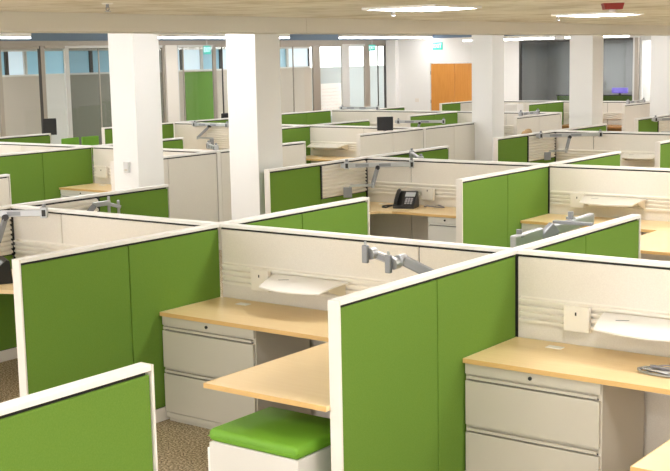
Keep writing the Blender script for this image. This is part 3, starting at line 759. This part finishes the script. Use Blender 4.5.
b = MB(); b.box(0, .028, -.01, .08, 0, 2.298); b.box(1.69, 1.719, -.01, .08, 0, 2.298); b.box(.028, 1.69, -.01, .08, 2.272, 2.298); b.obj('door_frame', 'framepale', t)
for z in (.25, 1.15, 2.0): MB().cyl((.026, -.014, z - .05), (.026, -.014, z + .05), .012, 10).obj('hinge', 'alugrey', t)
tag(MB().box(-20.25, -20.11, YB - .012, YB - .0005, 1.13, 1.24, .003).obj('switch_plate', 'post'), 'small switch plate on the white wall left of the orange door', 'switch')

wn[0] += 1
t = thing('window_%d' % wn[0], 'large dark window right of the third column', 'window', (-16.72, YB + .03, 0)); t['kind'] = 'structure'
L = 3.48
MB().box(0, .05, -.03, .06, 0, 2.879).obj('frame', 'framedark', t); MB().box(L - .05, L, -.03, .06, 0, 2.879).obj('frame', 'framepale', t)
MB().box(.05, L - .05, -.03, .06, 2.82, 2.879).obj('frame', 'framedark', t); MB().box(.05, L - .05, -.03, .06, 0, .08).obj('frame', 'framedark', t)
MB().box(.05, L - .05, .01, .022, .08, 2.82).obj('pane', 'glassdark', t)
wn[0] += 1
t = thing('window_%d' % wn[0], 'pale glazed bay at the right photo edge', 'window', (-13.24, YB + .03, 0)); t['kind'] = 'structure'
MB().box(.002, .10, -.04, .06, 0, 2.879).obj('frame', 'taupe', t); MB().box(.16, .21, -.04, .06, 0, 2.879).obj('frame', 'framepale', t)
MB().box(1.55, 1.638, -.03, .06, 0, 2.879).obj('frame', 'framepale', t); MB().box(.21, 1.55, -.03, .06, 2.80, 2.879).obj('frame', 'framepale', t)
MB().box(.21, 1.55, .01, .022, .0, 2.80).obj('pane', 'glass', t)
# rooms behind the back wall
struct(MB().box(-17.6, -13.2, 34.5, 34.6, 0, 3.4).obj('wall_back', 'officecool'), 'grey wall of the dark room behind the window', 'wall')
struct(MB().box(-17.7, -17.6, YB + .13, 34.6, 0, 3.4).obj('wall_side', 'officecool'), 'left wall of the dark room behind the window', 'wall')
struct(MB().box(-13.2, -13.1, YB + .13, 34.6, 0, 3.4).obj('wall_side', 'officecool'), 'wall between dark room and pale room', 'wall')
struct(MB().box(-17.7, -9.5, YB + .13, 34.6, 3.0, 3.08).obj('ceiling', 'officecool'), 'ceiling of the rooms behind the back wall', 'ceiling')
struct(MB().box(-13.1, -9.5, 33.4, 33.5, 0, 3.0).obj('wall_back', 'officewhite'), 'white wall of the pale room at the right edge', 'wall')
tag(MB().box(-12.95, -12.4, 33.36, 33.399, 2.2, 2.75).obj('clerestory_panel', 'sky'), 'small pale blue clerestory pane in the room at the right edge', 'panel')  # glowing panel on the wall stands for a clerestory window
t = thing('unseen_lamp', 'lit ceiling panel in the pale room at the right edge', 'lamp', (-12.2, 32.3, 2.999))
M['lob'] = mat('lit_pale_room_panel', (.9, .9, .9), .5, emit=((1, .98, .95), 40))
MB().box(-.35, .35, -.6, .6, -.05, -.0005, .003).obj('housing', 'framepale', t); MB().box(-.32, .32, -.56, .56, -.056, -.0505).obj('diffuser', 'lob', t)
t = thing('unseen_lamp', 'unseen panel added to brighten the dark room behind the window', 'lamp', (-15.3, 32.6, 2.999))
M['lod'] = mat('room_fill_panel', (.9, .9, .9), .5, emit=((1.0, .98, 1.0), 22))  # lamp added to lift the grey of the dark room
MB().box(-.35, .35, -.6, .6, -.05, -.0005, .003).obj('housing', 'framepale', t); MB().box(-.32, .32, -.56, .56, -.056, -.0505).obj('diffuser', 'lod', t)
t = thing('purple_glow_panel', 'purple glowing panel added low behind the dark window', 'display', (-14.35, 32.6, 0))  # glowing panel added for a purple spot of light behind the glass
MB().box(-.24, .24, -.02, .02, 1.35, 1.50, .005).obj('screen', 'purple', t)
MB().box(-.03, .03, -.015, .015, .02, 1.3495).obj('stand', 'black', t); MB().box(-.2, .2, -.15, .15, 0, .0195).obj('base', 'black', t)

# exit signs
def exit_sign(label, loc, rz, w=.34, h=.22, stem=None):
    t = thing('exit_sign', label, 'exit sign', loc, rz)
    MB().box(-w / 2, w / 2, -.03, -.0005, -h / 2, h / 2, .004).obj('housing', 'exit', t)
    cu = bpy.data.curves.new('txt', 'FONT'); cu.body = 'EXIT'; cu.size = h * .78; cu.align_x = 'CENTER'; cu.align_y = 'CENTER'; cu.extrude = .002
    tmp = bpy.data.objects.new('txt', cu); COL.objects.link(tmp); bpy.context.view_layer.update()
    me = bpy.data.meshes.new_from_object(tmp.evaluated_get(bpy.context.evaluated_depsgraph_get())); bpy.data.objects.remove(tmp); bpy.data.curves.remove(cu)
    me.materials.clear(); me.materials.append(M['exitlet'])
    o = bpy.data.objects.new('lettering', me); COL.objects.link(o); o.parent = t
    wd = max(v.co.x for v in me.vertices) - min(v.co.x for v in me.vertices); k = w * .82 / wd
    o.scale = (k, 1, 1); o.rotation_euler = (PI / 2, 0, 0); o.location = (0, -.0325, 0)
    if stem: MB().cyl((0, -.015, h / 2), (0, -.015, h / 2 + stem), .010, 8).obj('stem', 'framepale', t)
exit_sign('green EXIT sign on the white wall left of the orange door', (-19.43, YB - .001, 2.79), 0)
exit_sign('green EXIT sign hanging before the green board glass bay', (-21.05, 22.70, 2.77), math.radians(42), .18, .21, .62)
exit_sign('teal EXIT sign added for a reflection by the pale glass door', (-21.0, 29.83, 2.78), math.radians(36), .20, .18, .62)  # solid sign added in place of a mirrored one

# ------------------------------------------------------------------ lamps and ceiling fittings
def troffer(x, y, label):
    t = thing('ceiling_light', label, 'ceiling light', (x, y, ZC), 0, 'square ceiling lights')
    b = MB()
    for s_ in (-1, 1):
        b.box(min(s_ * .285, s_ * .31), max(s_ * .285, s_ * .31), -.31, .31, -.018, -.0005); b.box(-.285, .285, min(s_ * .285, s_ * .31), max(s_ * .285, s_ * .31), -.018, -.0005)
    b.obj('frame', 'tray', t)
    b = MB()
    b.box(-.2845, .2845, -.2845, .2845, -.016, -.0008)
    # shallow dished diffuser
    n = 4; poly = [(-.25, -.016), (-.15, -.020), (.15, -.020), (.25, -.016)]
    b.prism(poly, 'y', -.2844, .2844)
    b.obj('diffuser', 'lamp', t)
for i, y in enumerate((-1.3, 1.6, 4.5, 7.42, 10.35, 13.25, 16.2, 19.1, 22.0, 24.9, 27.8)):
    for jx, x in enumerate((-4.78, -1.88, 1.02)):
        if jx == 0 and i == 2: continue
        lab = 'square ceiling light overhead outside the photo frame'
        if jx == 0 and i == 3: lab = 'left of the two lit square ceiling lights at the top'
        if jx == 0 and i == 4: lab = 'right of the two lit square ceiling lights, under the red alarm'
        troffer(x, y, lab)
def pendant(x, y, along, L, label, m='lampline', z=3.04, drop=True):
    t = thing('pendant_light', label, 'pendant light', (x, y, z), 0 if along == 'x' else PI / 2, 'white linear pendant lights')
    b = MB(); b.box(-L / 2, L / 2, -.07, .07, .03, .10, .004); b.obj('housing', 'tray', t)
    b = MB(); b.box(-L / 2 + .02, L / 2 - .02, -.06, .06, -.001, .0295); b.obj('diffuser', m, t)
    for s_ in (-1, 1): MB().cyl((s_ * L * .4, 0, .10), (s_ * L * .4, 0, 3.5 - z), .005, 6).obj('rod', 'framepale', t)
pendant(-19.6, 13.6, 'y', 4.7, 'linear pendant light at the left photo edge, by the glass partition', z=3.02)
pendant(-19.6, 21.8, 'y', 4.7, 'linear pendant light between the two leftmost columns', z=3.02)
pendant(-19.6, 28.63, 'y', 4.5, 'long linear pendant light above the glass door', z=3.02)
pendant(-16.2, 29.4, 'x', 2.76, 'linear pendant light above the dark window, right of the third column', z=2.89)
pendant(-13.6, 29.4, 'x', 1.76, 'short linear pendant light right of the fourth column', z=2.89)
for x in (-9.0, -12.6, -16.2):
    for y in (4, 9.5, 15, 20.5, 26): pendant(x, y, 'y', 3.6, 'linear pendant light hidden above the beam edge', z=3.22)

t = thing('fire_alarm', 'dark red ceiling alarm with white strobe above the right ceiling light', 'alarm', (-3.71, 8.28, ZC), math.radians(36))
MB().prism([(-.075, -.0005), (.075, -.0005), (.062, -.045), (-.062, -.045)], 'y', -.05, .05).obj('housing', 'red', t)
b = MB(); b.cyl((0, 0, -.0455), (0, 0, -.062), .022, 14, .03); b.cyl((0, 0, -.062), (0, 0, -.074), .03, 14, .018); b.obj('strobe', 'tray', t)
def sprinkler(label, x, y):
    t = thing('sprinkler_head', label, 'sprinkler', (x, y, ZC), 0, 'ceiling sprinkler heads')
    MB().cyl((0, 0, -.0005), (0, 0, -.008), .035, 18, .03).obj('escutcheon', 'tray', t)
    b = MB(); b.cyl((0, 0, -.008), (0, 0, -.028), .009, 10); b.tube([(-.012, 0, -.026), (-.014, 0, -.038), (0, 0, -.048)], .003, 6); b.tube([(.012, 0, -.026), (.014, 0, -.038), (0, 0, -.048)], .003, 6); b.obj('body', 'alugrey', t)
    MB().cyl((0, 0, -.048), (0, 0, -.052), .018, 14).obj('deflector', 'alu', t)
sprinkler('sprinkler head at top left of the photo', -5.42, 5.0)
sprinkler('sprinkler head below the left square ceiling light', -5.1, 7.52)
sprinkler('sprinkler head left of the right square ceiling light', -5.15, 10.3)

# ------------------------------------------------------------------ world, camera
w = bpy.data.worlds.new('daylit_surroundings'); S.world = w; w.use_nodes = True
bg = w.node_tree.nodes['Background']; bg.inputs['Color'].default_value = (1.0, 0.985, 0.97, 1); bg.inputs['Strength'].default_value = 2.7

cam = bpy.data.cameras.new('camera'); co = bpy.data.objects.new('camera', cam); COL.objects.link(co)
rt = Vector((0.79966036, 0.60010244, -0.02050281)); up = Vector((-0.07116332, 0.12862233, 0.98913704)); fw = Vector((-0.59622067, 0.78951463, -0.14555946))
mw = Matrix.Identity(4)
for i in range(3): mw[i][0], mw[i][1], mw[i][2] = rt[i], up[i], -fw[i]
mw[0][3], mw[1][3], mw[2][3] = 0, 0, 2.52
co.matrix_world = mw
cam.sensor_fit = 'HORIZONTAL'; cam.sensor_width = 36; cam.lens = 1210.49 / 670 * 36; cam.clip_end = 200
S.camera = co
S.view_settings.view_transform = 'Standard'; S.view_settings.look = 'None'; S.view_settings.gamma = 1; S.view_settings.use_curve_mapping = False
S.view_settings.exposure = 0.54
try:
    S.cycles.use_denoising = True; S.cycles.max_bounces = 8; S.cycles.diffuse_bounces = 4; S.cycles.transparent_max_bounces = 12; S.cycles.caustics_reflective = False
except Exception: pass
